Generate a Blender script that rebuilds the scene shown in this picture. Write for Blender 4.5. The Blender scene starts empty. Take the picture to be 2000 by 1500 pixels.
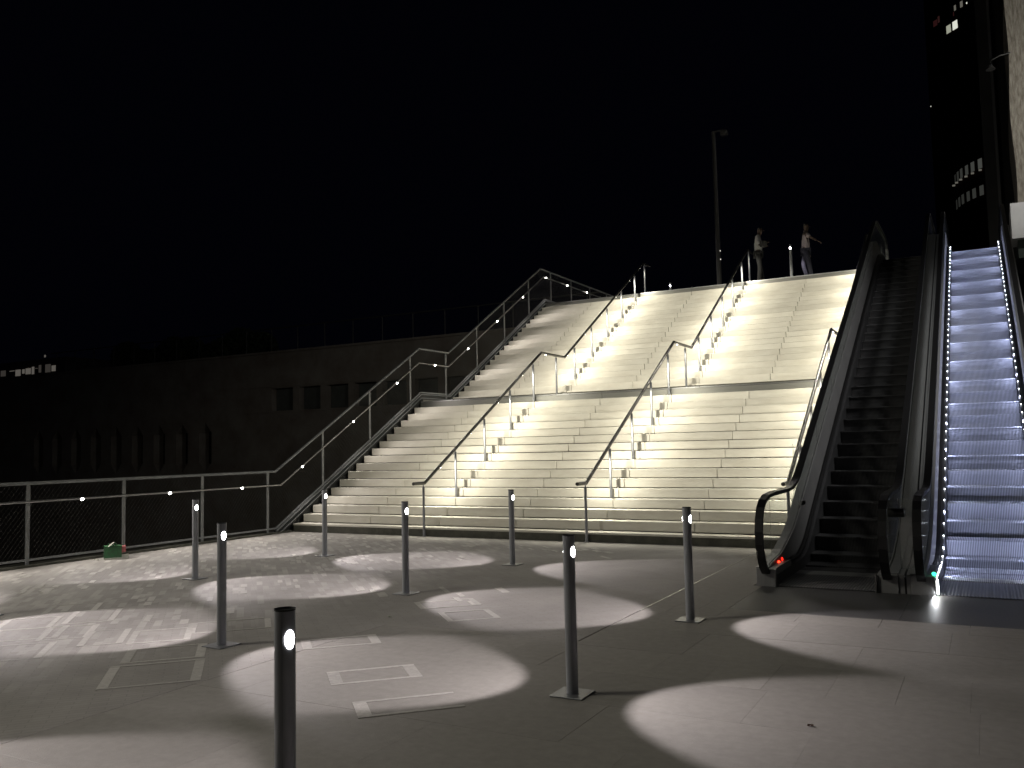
import bpy, bmesh, math, random
from mathutils import Vector, Matrix
random.seed(7)
sc = bpy.context.scene
C = sc.collection
# ------------------------------------------------------------------ camera
EYE = 1.5478
PITCH, ROLL, YAW, FPX = 0.0736, -0.0221, 0.5003, 1690.1
cy, sy, cp, sp = math.cos(YAW), math.sin(YAW), math.cos(PITCH), math.sin(PITCH)
fw = Vector((-sy*cp, cy*cp, sp)); rt = Vector((cy, sy, 0)); up = rt.cross(fw)
R_ = math.cos(ROLL)*rt + math.sin(ROLL)*up
U_ = -math.sin(ROLL)*rt + math.cos(ROLL)*up
cam = bpy.data.cameras.new('camera'); co = bpy.data.objects.new('camera', cam); C.objects.link(co)
M = Matrix((R_, U_, -fw)).transposed().to_4x4(); M.translation = Vector((0, 0, EYE)); co.matrix_world = M
cam.sensor_width = 36; cam.lens = FPX/2000*36; cam.clip_end = 3000; cam.clip_start = 0.05
sc.camera = co
# ------------------------------------------------------------------ world: night sky
w = bpy.data.worlds.new('World'); sc.world = w; w.use_nodes = True
bg = w.node_tree.nodes['Background']; bg.inputs[0].default_value = (0.35, 0.4, 1.0, 1); bg.inputs[1].default_value = 0.0013
sc.view_settings.view_transform = 'Standard'; sc.view_settings.look = 'None'
sc.view_settings.exposure = 0; sc.view_settings.gamma = 1; sc.view_settings.use_curve_mapping = False
try:
    sc.cycles.max_bounces = 6; sc.cycles.sample_clamp_indirect = 3.0
except Exception: pass
# light levels
W_BOLLARD = 58.0      # each bollard lens
W_RAIL = 56.0         # each lamp under the stair handrails
W_FENCE = 15.0
COL_BOL = (1.0, 0.91, 0.945)
COL_RAIL = (1.0, 0.945, 0.78)
COL_FEN = (1.0, 0.92, 0.86)
# ------------------------------------------------------------------ helpers
def empty(name, label, cat, loc=(0, 0, 0), group=None, kind=None):
    o = bpy.data.objects.new(name, None); C.objects.link(o); o.location = loc; o.empty_display_size = .2
    if label: o['label'] = label
    if cat: o['category'] = cat
    if group: o['group'] = group
    if kind: o['kind'] = kind
    return o
def tag(o, label=None, cat=None, group=None, kind=None):
    for k, v in (('label', label), ('category', cat), ('group', group), ('kind', kind)):
        if v: o[k] = v
    return o
class MB:
    def __init__(s): s.v = []; s.f = []; s.sm = []
    def add(s, vs, fs, smooth=False):
        n = len(s.v); s.v += [tuple(a) for a in vs]; s.f += [tuple(n+i for i in f) for f in fs]; s.sm += [smooth]*len(fs); return s
    def box(s, x0, x1, y0, y1, z0, z1):
        return s.add([(x0,y0,z0),(x1,y0,z0),(x1,y1,z0),(x0,y1,z0),(x0,y0,z1),(x1,y0,z1),(x1,y1,z1),(x0,y1,z1)],
            [(0,3,2,1),(4,5,6,7),(0,1,5,4),(1,2,6,5),(2,3,7,6),(3,0,4,7)])
    def obox(s, c, ax, h):
        c = Vector(c); a = [Vector(q).normalized()*k for q, k in zip(ax, h)]
        vs = [c+a[0]*i+a[1]*j+a[2]*k for k in (-1,1) for (i,j) in ((-1,-1),(1,-1),(1,1),(-1,1))]
        return s.add(vs, [(0,3,2,1),(4,5,6,7),(0,1,5,4),(1,2,6,5),(2,3,7,6),(3,0,4,7)])
    def tube(s, pts, r, n=8, cap=True, up=(0,0,1), sx=1.0, smooth=True):
        P = [Vector(p) for p in pts]; rings = []
        rr = r if isinstance(r, (list, tuple)) else [r]*len(P)
        for i, p in enumerate(P):
            d0 = (P[i]-P[i-1]).normalized() if i else (P[1]-P[0]).normalized()
            d1 = (P[i+1]-P[i]).normalized() if i < len(P)-1 else d0
            t = (d0+d1).normalized(); k = 1/max(.5, t.dot(d1))
            u = Vector(up)
            if abs(t.dot(u)) > .95: u = Vector((1,0,0))
            a = t.cross(u).normalized(); b = a.cross(t).normalized()
            rings.append([p + a*(math.cos(2*math.pi*j/n+math.pi/n)*rr[i]*sx) + b*(math.sin(2*math.pi*j/n+math.pi/n)*rr[i]*k) for j in range(n)])
        vs = [v for r_ in rings for v in r_]; fs = []
        for i in range(len(P)-1):
            for j in range(n): fs.append((i*n+j, i*n+(j+1)%n, (i+1)*n+(j+1)%n, (i+1)*n+j))
        s.add(vs, fs, smooth)
        if cap:
            s.add(rings[0], [tuple(range(n-1, -1, -1))]); s.add(rings[-1], [tuple(range(n))])
        return s
    def prism_x(s, prof, x0, x1):   # closed profile of (y,z), extruded along x
        n = len(prof)
        vs = [(x0,y,z) for y,z in prof] + [(x1,y,z) for y,z in prof]
        fs = [(i, (i+1)%n, n+(i+1)%n, n+i) for i in range(n)]
        return s.add(vs, fs).add(vs[:n], [tuple(range(n-1,-1,-1))]).add(vs[n:], [tuple(range(n))])
    def ribbon_x(s, top, bot, x0, x1):   # band between two open (y,z) lines of equal length
        n = len(top); vs = []
        for x in (x0, x1):
            vs += [(x,y,z) for y,z in top] + [(x,y,z) for y,z in bot]
        fs = []
        for i in range(n-1):
            fs += [(i, i+1, n+i+1, n+i), (2*n+i, 3*n+i, 3*n+i+1, 2*n+i+1), (i, 2*n+i, 2*n+i+1, i+1), (n+i, n+i+1, 3*n+i+1, 3*n+i)]
        fs += [(0, n, 3*n, 2*n), (n-1, 3*n-1, 4*n-1, 2*n-1)]
        return s.add(vs, fs)
    def mesh(s, name, mat, origin=(0,0,0), bevel=0):
        me = bpy.data.meshes.new(name); O = Vector(origin)
        me.from_pydata([tuple(Vector(v)-O) for v in s.v], [], s.f)
        for p, q in zip(me.polygons, s.sm): p.use_smooth = q
        bm = bmesh.new(); bm.from_mesh(me)
        bmesh.ops.recalc_face_normals(bm, faces=bm.faces)
        if bevel: bmesh.ops.bevel(bm, geom=list(bm.edges), offset=bevel, segments=1, affect='EDGES', clamp_overlap=True)
        bm.to_mesh(me); bm.free()
        if mat: me.materials.append(mat)
        return me
    def build(s, name, mat, parent=None, origin=None, loc=None, bevel=0):
        o0 = origin if origin is not None else ((0,0,0) if parent is None else tuple(parent_world(parent)))
        me = s.mesh(name, mat, o0, bevel)
        return inst(name, me, parent, loc if loc is not None else ((0,0,0) if parent is not None else o0))
def parent_world(p):
    v = Vector((0,0,0))
    while p is not None: v += Vector(p.location); p = p.parent
    return v
def inst(name, me, parent=None, loc=(0,0,0), rot=None):
    o = bpy.data.objects.new(name, me); C.objects.link(o); o.location = loc
    if rot: o.rotation_euler = rot
    if parent is not None: o.parent = parent
    return o
def dup(root, loc, label, group=None, rot=None):
    r = root.copy(); C.objects.link(r); r.location = loc
    if rot is not None: r.rotation_euler = rot
    r['label'] = label
    if group: r['group'] = group
    for ch in list(root.children):
        c = ch.copy(); C.objects.link(c); c.parent = r
        for g in list(ch.children):
            d = g.copy(); C.objects.link(d); d.parent = c
    return r
# ------------------------------------------------------------------ materials
def mat(name, base, rough=.6, metal=0, noise=0, nscale=6, var=None, bump=0, bscale=60, spec=.5, coat=0, rvar=0, stretch=None, obj_rand=0):
    m = bpy.data.materials.new(name); m.use_nodes = True; nt = m.node_tree; N = nt.nodes; L = nt.links
    b = N['Principled BSDF']; b.inputs['Roughness'].default_value = rough; b.inputs['Metallic'].default_value = metal
    b.inputs['Base Color'].default_value = (*base, 1); b.inputs['Specular IOR Level'].default_value = spec
    if coat: b.inputs['Coat Weight'].default_value = coat
    tc = N.new('ShaderNodeTexCoord'); src = tc.outputs['Object']
    if obj_rand or noise:
        geo = N.new('ShaderNodeNewGeometry'); src = geo.outputs['Position']
    if stretch:
        mp = N.new('ShaderNodeMapping'); mp.inputs['Scale'].default_value = stretch; L.new(src, mp.inputs['Vector']); src = mp.outputs['Vector']
    col = None
    if noise:
        nz = N.new('ShaderNodeTexNoise'); nz.inputs['Scale'].default_value = nscale; nz.inputs['Detail'].default_value = 8; nz.inputs['Roughness'].default_value = .65
        L.new(src, nz.inputs['Vector'])
        mx = N.new('ShaderNodeMix'); mx.data_type = 'RGBA'
        v = var or tuple(c*.7 for c in base)
        mx.inputs['A'].default_value = (*v, 1); mx.inputs['B'].default_value = (*base, 1)
        rp = N.new('ShaderNodeMapRange'); rp.inputs['From Min'].default_value = .5-.5/noise*.35; rp.inputs['From Max'].default_value = .5+.5/noise*.35
        L.new(nz.outputs['Fac'], rp.inputs['Value']); L.new(rp.outputs['Result'], mx.inputs['Factor'])
        col = mx.outputs['Result']
        if rvar:
            rr = N.new('ShaderNodeMapRange'); rr.inputs['To Min'].default_value = max(.05, rough-rvar); rr.inputs['To Max'].default_value = min(1, rough+rvar)
            L.new(nz.outputs['Fac'], rr.inputs['Value']); L.new(rr.outputs['Result'], b.inputs['Roughness'])
    if obj_rand:
        oi = N.new('ShaderNodeObjectInfo'); hs = N.new('ShaderNodeHueSaturation')
        mr = N.new('ShaderNodeMapRange'); mr.inputs['To Min'].default_value = 1-obj_rand; mr.inputs['To Max'].default_value = 1+obj_rand
        L.new(oi.outputs['Random'], mr.inputs['Value']); L.new(mr.outputs['Result'], hs.inputs['Value'])
        if col: L.new(col, hs.inputs['Color'])
        else: hs.inputs['Color'].default_value = (*base, 1)
        col = hs.outputs['Color']
    if col: L.new(col, b.inputs['Base Color'])
    if bump:
        n2 = N.new('ShaderNodeTexNoise'); n2.inputs['Scale'].default_value = bscale; n2.inputs['Detail'].default_value = 5; L.new(src, n2.inputs['Vector'])
        bp = N.new('ShaderNodeBump'); bp.inputs['Strength'].default_value = bump; bp.inputs['Distance'].default_value = .01
        L.new(n2.outputs['Fac'], bp.inputs['Height']); L.new(bp.outputs['Normal'], b.inputs['Normal'])
    return m
def emit(name, col, s):
    m = bpy.data.materials.new(name); m.use_nodes = True; N = m.node_tree.nodes
    N.remove(N['Principled BSDF']); e = N.new('ShaderNodeEmission'); e.inputs[0].default_value = (*col, 1); e.inputs[1].default_value = s
    m.node_tree.links.new(e.outputs[0], N['Material Output'].inputs['Surface']); return m
def glass(name, tint=(.94, .955, .95), trans=.90):
    m = bpy.data.materials.new(name); m.use_nodes = True; nt = m.node_tree; N = nt.nodes
    N.remove(N['Principled BSDF'])
    t = N.new('ShaderNodeBsdfTransparent'); t.inputs[0].default_value = (*tint, 1)
    g = N.new('ShaderNodeBsdfGlossy'); g.inputs['Roughness'].default_value = .08; g.inputs[0].default_value = (.9,.9,.9,1)
    d = N.new('ShaderNodeBsdfDiffuse'); d.inputs[0].default_value = (.42,.43,.43,1)
    f = N.new('ShaderNodeValue'); f.outputs[0].default_value = .07
    m1 = N.new('ShaderNodeMixShader'); m1.inputs[0].default_value = 1-trans
    m2 = N.new('ShaderNodeMixShader')
    L = nt.links; L.new(t.outputs[0], m1.inputs[1]); L.new(d.outputs[0], m1.inputs[2])
    L.new(f.outputs[0], m2.inputs[0]); L.new(m1.outputs[0], m2.inputs[1]); L.new(g.outputs[0], m2.inputs[2])
    L.new(m2.outputs[0], N['Material Output'].inputs['Surface']); return m
STEP = mat('white precast stone', (.70, .68, .61), .7, noise=.8, nscale=2.6, var=(.58, .55, .48), bump=.15, bscale=90, obj_rand=.065, stretch=(1, 1, 3))
STEPTOP = STEP
DARKM = mat('dark painted steel', (.05, .05, .048), .5, .3, noise=1, nscale=9, var=(.03,.03,.03))
PLINTH = mat('dark stained concrete plinth', (.10, .10, .08), .8, noise=1, nscale=5, var=(.045, .045, .035), bump=.3)
EDGE = mat('grey metal landing edge', (.20, .20, .19), .45, .5, noise=.8, nscale=7, var=(.2,.2,.18), stretch=(.3,1,1))
SLAB = mat('landing stone', (.55, .53, .48), .6, noise=1, nscale=3, bump=.1)
GALV = mat('galvanised grey steel', (.34, .35, .37), .42, .7, noise=.8, nscale=14, var=(.24,.25,.27), rvar=.1)
RAILM = mat('brushed stainless rail', (.42, .42, .42), .32, .85, noise=.6, nscale=20, var=(.32,.32,.32), stretch=(1,.1,.1))
BOLM = mat('grey anodised aluminium bollard', (.36, .375, .40), .5, .25, noise=.8, nscale=18, var=(.29,.30,.325), rvar=.1, stretch=(1,1,.15))
HANDM = mat('shaded handrail tube', (.045, .043, .04), .35, .3, noise=.5, nscale=20)  # shade of the rail's underside put into the whole tube's colour
FENM = mat('grey powder coated fence steel', (.27, .28, .285), .5, .2, noise=.8, nscale=8, var=(.20,.21,.215))
MAST = mat('dark mast paint', (.03,.03,.03), .6)
CABLE = mat('thin steel cable', (.085, .085, .08), .5, .3)
STRING = mat('dark fence stringer plate', (.07,.072,.07), .5, .4, noise=.8, nscale=6)
GRAN = mat('dark flamed granite', (.10, .10, .10), .55, noise=1.2, nscale=55, var=(.045,.045,.045), bump=.15, rvar=.12)
PAVE_R = mat('warm grey concrete slab', (.31, .295, .27), .75, noise=.8, nscale=14, var=(.25,.238,.215), bump=.22, bscale=120, obj_rand=.05)
PALE = mat('pale inlaid paver', (.50, .48, .445), .7, noise=.8, nscale=25, bump=.2, obj_rand=.13)
EARTH = mat('dark lower ground', (.05,.05,.045), .9, noise=1, nscale=.6, bump=.4, bscale=5)
WALLC = mat('board marked concrete wall', (.36, .33, .29), .85, noise=1.1, nscale=.9, var=(.24,.20,.17), bump=.3, bscale=25)
BLACK = mat('black rubber handrail', (.012, .012, .013), .45, noise=.5, nscale=10)
DECK = mat('brushed escalator deck panel', (.35, .35, .355), .42, .2, noise=.7, nscale=30, var=(.27,.27,.275), stretch=(1,.08,.08), rvar=.08)
DECK2 = mat('dark escalator skirt', (.10, .102, .105), .4, .3, noise=.7, nscale=30, var=(.05,.05,.055), stretch=(1,.08,.08))
GLASS = glass('clear balustrade glass')
LENS_B = emit('bollard lamp lens', (1, .97, .97), 60)
LENS_R = emit('rail lamp lens', (1, .96, .82), 25)
LENS_F = emit('fence rail lamp lens', (1, .97, .9), 40)
LENS_E = emit('escalator led', (.85, .9, 1), 14)
def grooved(name, a, b_, pitch, axis='X', rough=.4, metal=.7):
    m = mat(name, a, rough, metal); nt = m.node_tree; N = nt.nodes; L = nt.links; b = N['Principled BSDF']
    tc = N.new('ShaderNodeTexCoord'); sp_ = N.new('ShaderNodeSeparateXYZ'); L.new(tc.outputs['Object'], sp_.inputs[0])
    mu = N.new('ShaderNodeMath'); mu.operation = 'MULTIPLY'; mu.inputs[1].default_value = 2*math.pi/pitch; L.new(sp_.outputs[axis], mu.inputs[0])
    s_ = N.new('ShaderNodeMath'); s_.operation = 'SINE'; L.new(mu.outputs[0], s_.inputs[0])
    mr = N.new('ShaderNodeMapRange'); mr.inputs['From Min'].default_value = -.3; mr.inputs['From Max'].default_value = .3; L.new(s_.outputs[0], mr.inputs['Value'])
    mx = N.new('ShaderNodeMix'); mx.data_type = 'RGBA'; mx.inputs['A'].default_value = (*b_, 1); mx.inputs['B'].default_value = (*a, 1)
    L.new(mr.outputs['Result'], mx.inputs['Factor']); L.new(mx.outputs['Result'], b.inputs['Base Color'])
    bp = N.new('ShaderNodeBump'); bp.inputs['Distance'].default_value = .006; bp.inputs['Strength'].default_value = .6
    L.new(s_.outputs[0], bp.inputs['Height']); L.new(bp.outputs['Normal'], b.inputs['Normal'])
    return m
TREAD_SHADED = grooved('shaded ribbed step', (.13,.13,.135), (.05,.05,.052), .0182, rough=.5, metal=.3)  # same step, its darker colour holds the shade of the unlit escalator
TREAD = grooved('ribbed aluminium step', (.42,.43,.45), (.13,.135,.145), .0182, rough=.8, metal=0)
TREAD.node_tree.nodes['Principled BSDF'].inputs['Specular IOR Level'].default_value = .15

# lights ------------------------------------------------------------
def spot_data(name, power, col, size_deg, blend, radius, shaped=False):
    l = bpy.data.lights.new(name, 'SPOT'); l.energy = power; l.color = col; l.spot_size = math.radians(size_deg); l.spot_blend = blend; l.shadow_soft_size = radius
    if shaped:      # asymmetric optic: throws more light outwards than straight down, as paving lights do
        l.use_nodes = True; nt = l.node_tree; N = nt.nodes; L = nt.links; e = [n for n in N if n.type == 'EMISSION'][0]
        g = N.new('ShaderNodeNewGeometry'); s_ = N.new('ShaderNodeSeparateXYZ'); L.new(g.outputs['Incoming'], s_.inputs[0])
        a = N.new('ShaderNodeMath'); a.operation = 'ABSOLUTE'; L.new(s_.outputs['Z'], a.inputs[0])
        mx = N.new('ShaderNodeMath'); mx.operation = 'MAXIMUM'; mx.inputs[1].default_value = .28; L.new(a.outputs[0], mx.inputs[0])
        pw = N.new('ShaderNodeMath'); pw.operation = 'POWER'; pw.inputs[1].default_value = -.5; L.new(mx.outputs[0], pw.inputs[0])
        fo = N.new('ShaderNodeMapRange'); fo.interpolation_type = 'SMOOTHSTEP'; fo.inputs['From Min'].default_value = .17; fo.inputs['From Max'].default_value = .46; L.new(a.outputs[0], fo.inputs['Value'])
        m_ = N.new('ShaderNodeMath'); m_.operation = 'MULTIPLY'; L.new(pw.outputs[0], m_.inputs[0]); L.new(fo.outputs['Result'], m_.inputs[1])
        L.new(m_.outputs[0], e.inputs['Strength'])
    return l
def aim(o, d):
    o.rotation_mode = 'QUATERNION'; o.rotation_quaternion = Vector(d).to_track_quat('-Z', 'Y')

# =================================================================== THE STAIRS
RISE, RUN, Y0, LAND = 0.16, 0.2769, 12.99, 1.449
XL, XR = -12.07, -2.42
Y1 = Y0+16*RUN+LAND; YT = Y1+20*RUN; ZL, ZT = 17*RISE, 38*RISE
stairs = empty('staircase', 'wide pale stone staircase in two flights, lit from under its handrails', 'staircase', (XL, Y0, 0))
cuts = [XL, -10.4, -8.82, -7.235, -5.65, -4.07, XR]
cols = []
for i in range(6):
    x0, x1 = cuts[i]+.005, cuts[i+1]-.005
    cols.append(MB().box(0, x1-x0, 0, RUN, .012, RISE).mesh('step_block', STEP, bevel=.004))
def step_row(y, z):
    for i in range(6):
        inst('step_block', cols[i], stairs, (cuts[i]+.005-XL+random.uniform(-.001,.001), y-Y0+random.uniform(0,.002), z-RISE+random.uniform(-.0012,.0012)))
for k in range(2, 17): step_row(Y0+(k-1)*RUN, k*RISE)
for k in range(2, 21): step_row(Y1+(k-1)*RUN, ZL+k*RISE)
# bottom step of each flight: pale tread slab over a dark plinth
for (y, z) in ((Y0, 0), (Y1, ZL)):
    for i in range(6):
        MB().box(cuts[i]+.003, cuts[i+1]-.003, y-.012, y+RUN-.005, z+.125, z+.16).build('tread_slab', STEP, stairs, bevel=.003)
    MB().box(XL, XR, y, y+RUN-.01, z-.05, z+.122).build('plinth', PLINTH, stairs)
# landing and top edges clad in metal
for (y, z, dy, nm) in ((Y0+16*RUN, ZL, LAND, 'landing_slab'), (YT, ZT, .9, 'landing_slab')):
    for i in range(6):
        MB().box(cuts[i]+.003, cuts[i+1]-.003, y+.05, y+dy-.006, z-.14, z-.002).build(nm, SLAB, stairs, bevel=.003)
    for a, b in ((XL, -7.3), (-7.3, XR)):
        MB().box(a+.004, b-.004, y-.004, y+.044, z-.155, z-.022).build('landing_edge', EDGE, stairs)
        MB().box(a+.004, b-.004, y-.012, y+.048, z-.02, z+.002).build('nosing_strip', RAILM, stairs)
# concrete body under the steps
prof = [(Y0+.03, -.5), (Y0+.03, 0)]
body = [(Y0+.06, -.6), (Y0+.06, -.01), (Y0+16*RUN+.06, ZL-RISE-.015), (Y0+16*RUN+.06, ZL-.145), (Y1+.02, ZL-.145), (Y1+.06, ZL-.03), (YT+.06, ZT-RISE-.02), (YT+.06, ZT-.145), (YT+.9, ZT-.145), (YT+.9, -.6)]
# keep body below step corners
body = [(Y0+.28, -.6), (Y0+.28, .005), (Y0+16*RUN+.06, ZL-2*RISE+.02), (Y0+16*RUN+.06, ZL-.145), (Y1+.27, ZL-.145), (Y1+.27, ZL+.02), (YT+.06, ZT-2*RISE+.02), (YT+.06, ZT-.145), (YT+.9, ZT-.145), (YT+.9, -.6)]
MB().prism_x(body, XL+.01, XR-.01).build('stair_body', PLINTH, stairs)
# small scuffed marks on the dark bottom riser
# =================================================================== STAIR HANDRAILS
SL = RISE/RUN
def zr(y):      # handrail height
    if y < 12.97: return .95
    a = .95+(y-12.97)*SL
    if a < 3.72: return a
    yb = 12.97+(3.72-.95)/SL
    if y < 19.03: return 3.72
    return min(7.08, 3.72+(y-19.03)*SL)
YB = 12.97+(3.72-.95)/SL; YE = 19.03+(7.08-3.72)/SL
def handrail(X, label, first=True):
    t = empty('stair_handrail', label, 'handrail', (X, Y0, 0), 'handrails climbing the steps')
    pts = [(X, 12.62, .95), (X, 12.97, .95), (X, YB, 3.72), (X, 19.03, 3.72), (X, YE, 7.08), (X, 25.42, 7.08)]
    m = MB().tube(pts, .030, 12, sx=1.0); m.build('rail', HANDM, t)
    feet = [(12.935, 0)] + [(Y0+(k-1)*RUN+.20, k*RISE) for k in (4, 8, 12, 16)] + [(18.55, ZL)] + [(Y1+(k-1)*RUN+.20, ZL+k*RISE) for k in (3, 7, 11, 15, 19)] + [(24.95, ZT)]
    for y, z in feet:
        zt = zr(y)-.06
        q = MB().tube([(X, y, z), (X, y, zt)], .0235, 12); q.tube([(X, y, zt), (X, y, zr(y)-.02)], .010, 8)
        po = q.build('post', GALV, t)
        MB().tube([(X, y, z+.0005), (X, y, z+.008)], .045, 14).build('foot_flange', RAILM, po, origin=tuple(parent_world(t)))
    leds = [13.47, 14.58, 15.69, 16.80, 18.0, 19.18, 20.28, 21.39, 22.50, 23.61, 24.5]
    for y in leds:
        flat = YB < y < 19.03
        n = Vector((0, 0, -1)) if flat else Vector((0, math.sin(math.atan(SL)), -math.cos(math.atan(SL))))
        if flat and not first: pass
        p0 = Vector((X, y, zr(y)))+n*.0285
        q = MB().tube([p0, p0+n*(.009 if flat else .006)], .012, 10)
        q.build('led_lamp', LENS_R, t)
        l = inst('led_light', RL if y < 24 else RL2, t, tuple(p0+n*.02-Vector((X, Y0, 0)))); aim(l, n)
    return t
RL = spot_data('rail_light', W_RAIL, COL_RAIL, 168, .35, .011)
RL2 = spot_data('rail_end_light', W_RAIL*.22, COL_RAIL, 150, .5, .011)
handrail(-8.93, 'steel tube handrail on posts, nearest the mesh fence, climbing the pale steps')
handrail(-5.76, 'steel tube handrail on posts in the middle of the stairs, people standing at its top')
handrail(-2.57, 'steel tube handrail mostly hidden behind the dark escalator handrail')

# =================================================================== LEFT FENCE
fence = empty('mesh_fence', 'grey steel fence with cable mesh and a lit inner handrail, climbing beside the stairs', 'fence', (-12.1, 4, 0))
FX = -12.13
def path(z0, yb, zl, zt, ya=-2.0, yend=31.0):
    y1 = yb+(zl-z0)/SL; y2 = y1+1.30; y3 = y2+(zt-zl)/SL
    return [(ya, z0), (yb, z0), (y1, zl), (y2, zl), (y3, zt), (yend, zt)]
def at(P, y):
    for (a, b), (c, d) in zip(P, P[1:]):
        if a <= y <= c: return b+(d-b)*(y-a)/(c-a)
    return P[-1][1]
TOPP = path(1.19, 12.55, 4.03, 7.18); INP = path(.93, 12.60, 3.66, 6.92); BOTP = path(.10, 12.56, 2.95, 6.24)
MB().tube([(FX, y, z) for y, z in TOPP], .026, 8, sx=1.1).build('top_rail', FENM, fence)
MB().tube([(FX+.09, y, z) for y, z in INP], .019, 10).build('inner_handrail', RAILM, fence)
MB().tube([(FX, y, z) for y, z in BOTP], .022, 4, smooth=False).build('bottom_rail', FENM, fence)
ST1 = [(y, z-.055) for y, z in BOTP[1:]]; ST2 = [(y, z-.40) for y, z in BOTP[1:]]
MB().ribbon_x([(12.5,-.02)]+[(y, z-.03) for y, z in BOTP[1:]], [(12.5,-.3)]+[(y, z-.55) for y, z in BOTP[1:]], FX-.02, FX-.005).build('stringer_plate', STRING, fence)
for dz in (.035, .125):
    MB().ribbon_x([(y, z-dz) for y, z in BOTP[1:]], [(y, z-dz-.022) for y, z in BOTP[1:]], FX-.05, FX+.045).build('stringer_flange', FENM, fence)
ys = [7.62+1.575*i for i in range(-5, 15)]
for y in ys:
    zb = -.02 if y < 12.6 else at(BOTP, y)-.12
    q = MB().box(FX-.010, FX+.010, y-.030, y+.030, zb, at(TOPP, y)-.02)
    pst = q.build('post', FENM, fence)
    MB().tube([(FX, y+.05, at(INP, y)-.05), (FX+.05, y, at(INP, y)-.05), (FX+.09, y, at(INP, y)-.015)], .006, 6).build('bracket', FENM, pst, origin=tuple(parent_world(fence)))
FL = spot_data('fence_rail_light', W_FENCE*3, COL_FEN, 150, .8, .012)
y = 8.4-1.6*4
while y < 30.5:
    z = at(INP, y); p0 = Vector((FX+.09+.016, y, z-.010)); d = Vector((.80, 0, -.60))
    MB().tube([p0-d*.002, p0+d*.010], .020, 12).build('led_lamp', LENS_F, fence)
    l = inst('led_light', FL, fence, tuple(p0+d*.02-Vector(fence.location))); aim(l, d)
    y += 1.6
# rhombic cable net between bottom and top rails
q = MB(); sp_ = .07
def wire(a, b):
    q.tube([a, b], .0016, 3, cap=False, smooth=False)
def zlo(y): return at(BOTP, y)
def zhi(y): return at(TOPP, y)
s0 = -2.0
while s0 < 31:
    for sgn in (1, -1):
        pts = []
        for k in range(0, 41):
            h = k/40
            yy = s0+sgn*h*.85
            if -2 <= yy <= 31: pts.append((FX, yy, zlo(yy)+h*(zhi(yy)-zlo(yy))))
        if len(pts) > 6: wire(pts[0], pts[len(pts)//2]); wire(pts[len(pts)//2], pts[-1])
    s0 += sp_
tag(q.build('cable_net', CABLE, fence), kind='stuff')
# kerb under the fence
MB().box(FX-.22, FX+.09, -4, 12.95, -.3, .035).build('fence_kerb', PLINTH, fence)
MB().box(FX-.10, FX+.10, Y0+16*RUN+.05, Y1+.1, ZL-.2, ZL+.05).build('landing_kerb', EDGE, fence)

# =================================================================== BOLLARDS
BH, BR = .99, .0375
BL = spot_data('bollard_light', W_BOLLARD, COL_BOL, 72, .34, .014, shaped=True)
def lens_mesh(r):
    n = 16; vs = []; fs = []
    a_half, b_half = .50, .033      # angular half width, half height
    rings = 4
    def pt(f, j):
        th = 2*math.pi*j/n; a = a_half*f*math.cos(th); z = b_half*f*math.sin(th)
        return (r*math.cos(a), r*math.sin(a), z)
    vs.append((r, 0, 0))
    for i in range(1, rings+1):
        for j in range(n): vs.append(pt(i/rings, j))
    for j in range(n): fs.append((0, 1+j, 1+(j+1) % n))
    for i in range(rings-1):
        for j in range(n): fs.append((1+i*n+j, 1+(i+1)*n+j, 1+(i+1)*n+(j+1) % n, 1+i*n+(j+1) % n))
    return MB().add(vs, fs, True)
def bollard0(loc, label, group):
    t = empty('light_bollard', label, 'bollard', loc, group)
    m = MB().tube([(0,0,0), (0,0,BH-.002)], BR, 32, cap=False); m.build('post', BOLM, t, origin=(0,0,0))
    c = MB().tube([(0,0,BH-.006), (0,0,BH)], BR+.0008, 32, cap=False)
    c.tube([(0,0,BH-.03), (0,0,BH-.008)], BR-.002, 32); c.build('cap', DARKM, t, origin=(0,0,0))  # dark inset disc stands in for the shade inside the hollow top
    MB().box(-.11, .11, -.11, .11, .001, .009).build('base_plate', GALV, t, origin=(0,0,0), bevel=.002)
    for a in (-1.03, 2.11):
        MB().obox(((BR+.0003)*math.cos(a), (BR+.0003)*math.sin(a), BH/2), ((math.cos(a), math.sin(a), 0), (-math.sin(a), math.cos(a), 0), (0,0,1)), (.0008, .0016, BH/2-.04)).build('seam', GALV, t, origin=(0,0,0))
    for sgn in (1, -1):
        me = lens_mesh(BR+.0012).mesh('lamp_lens', LENS_B)
        o = inst('lamp_lens', me, t, (0,0,.885), (0,0,-.30 if sgn > 0 else math.pi-.30))
        l = inst('lamp_light', BL, t, (sgn*(BR+.010), 0, .885)); a = math.radians(55); aim(l, (sgn*math.sin(a), 0, -math.cos(a)))
    return t
G1 = 'round lighting bollards on the forecourt'
B0 = bollard0((-2.25, 2.375, 0), 'nearest and largest grey tube bollard, its foot cut off by the photo bottom', G1)
B0.rotation_euler = (0, 0, math.radians(-2))
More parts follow.
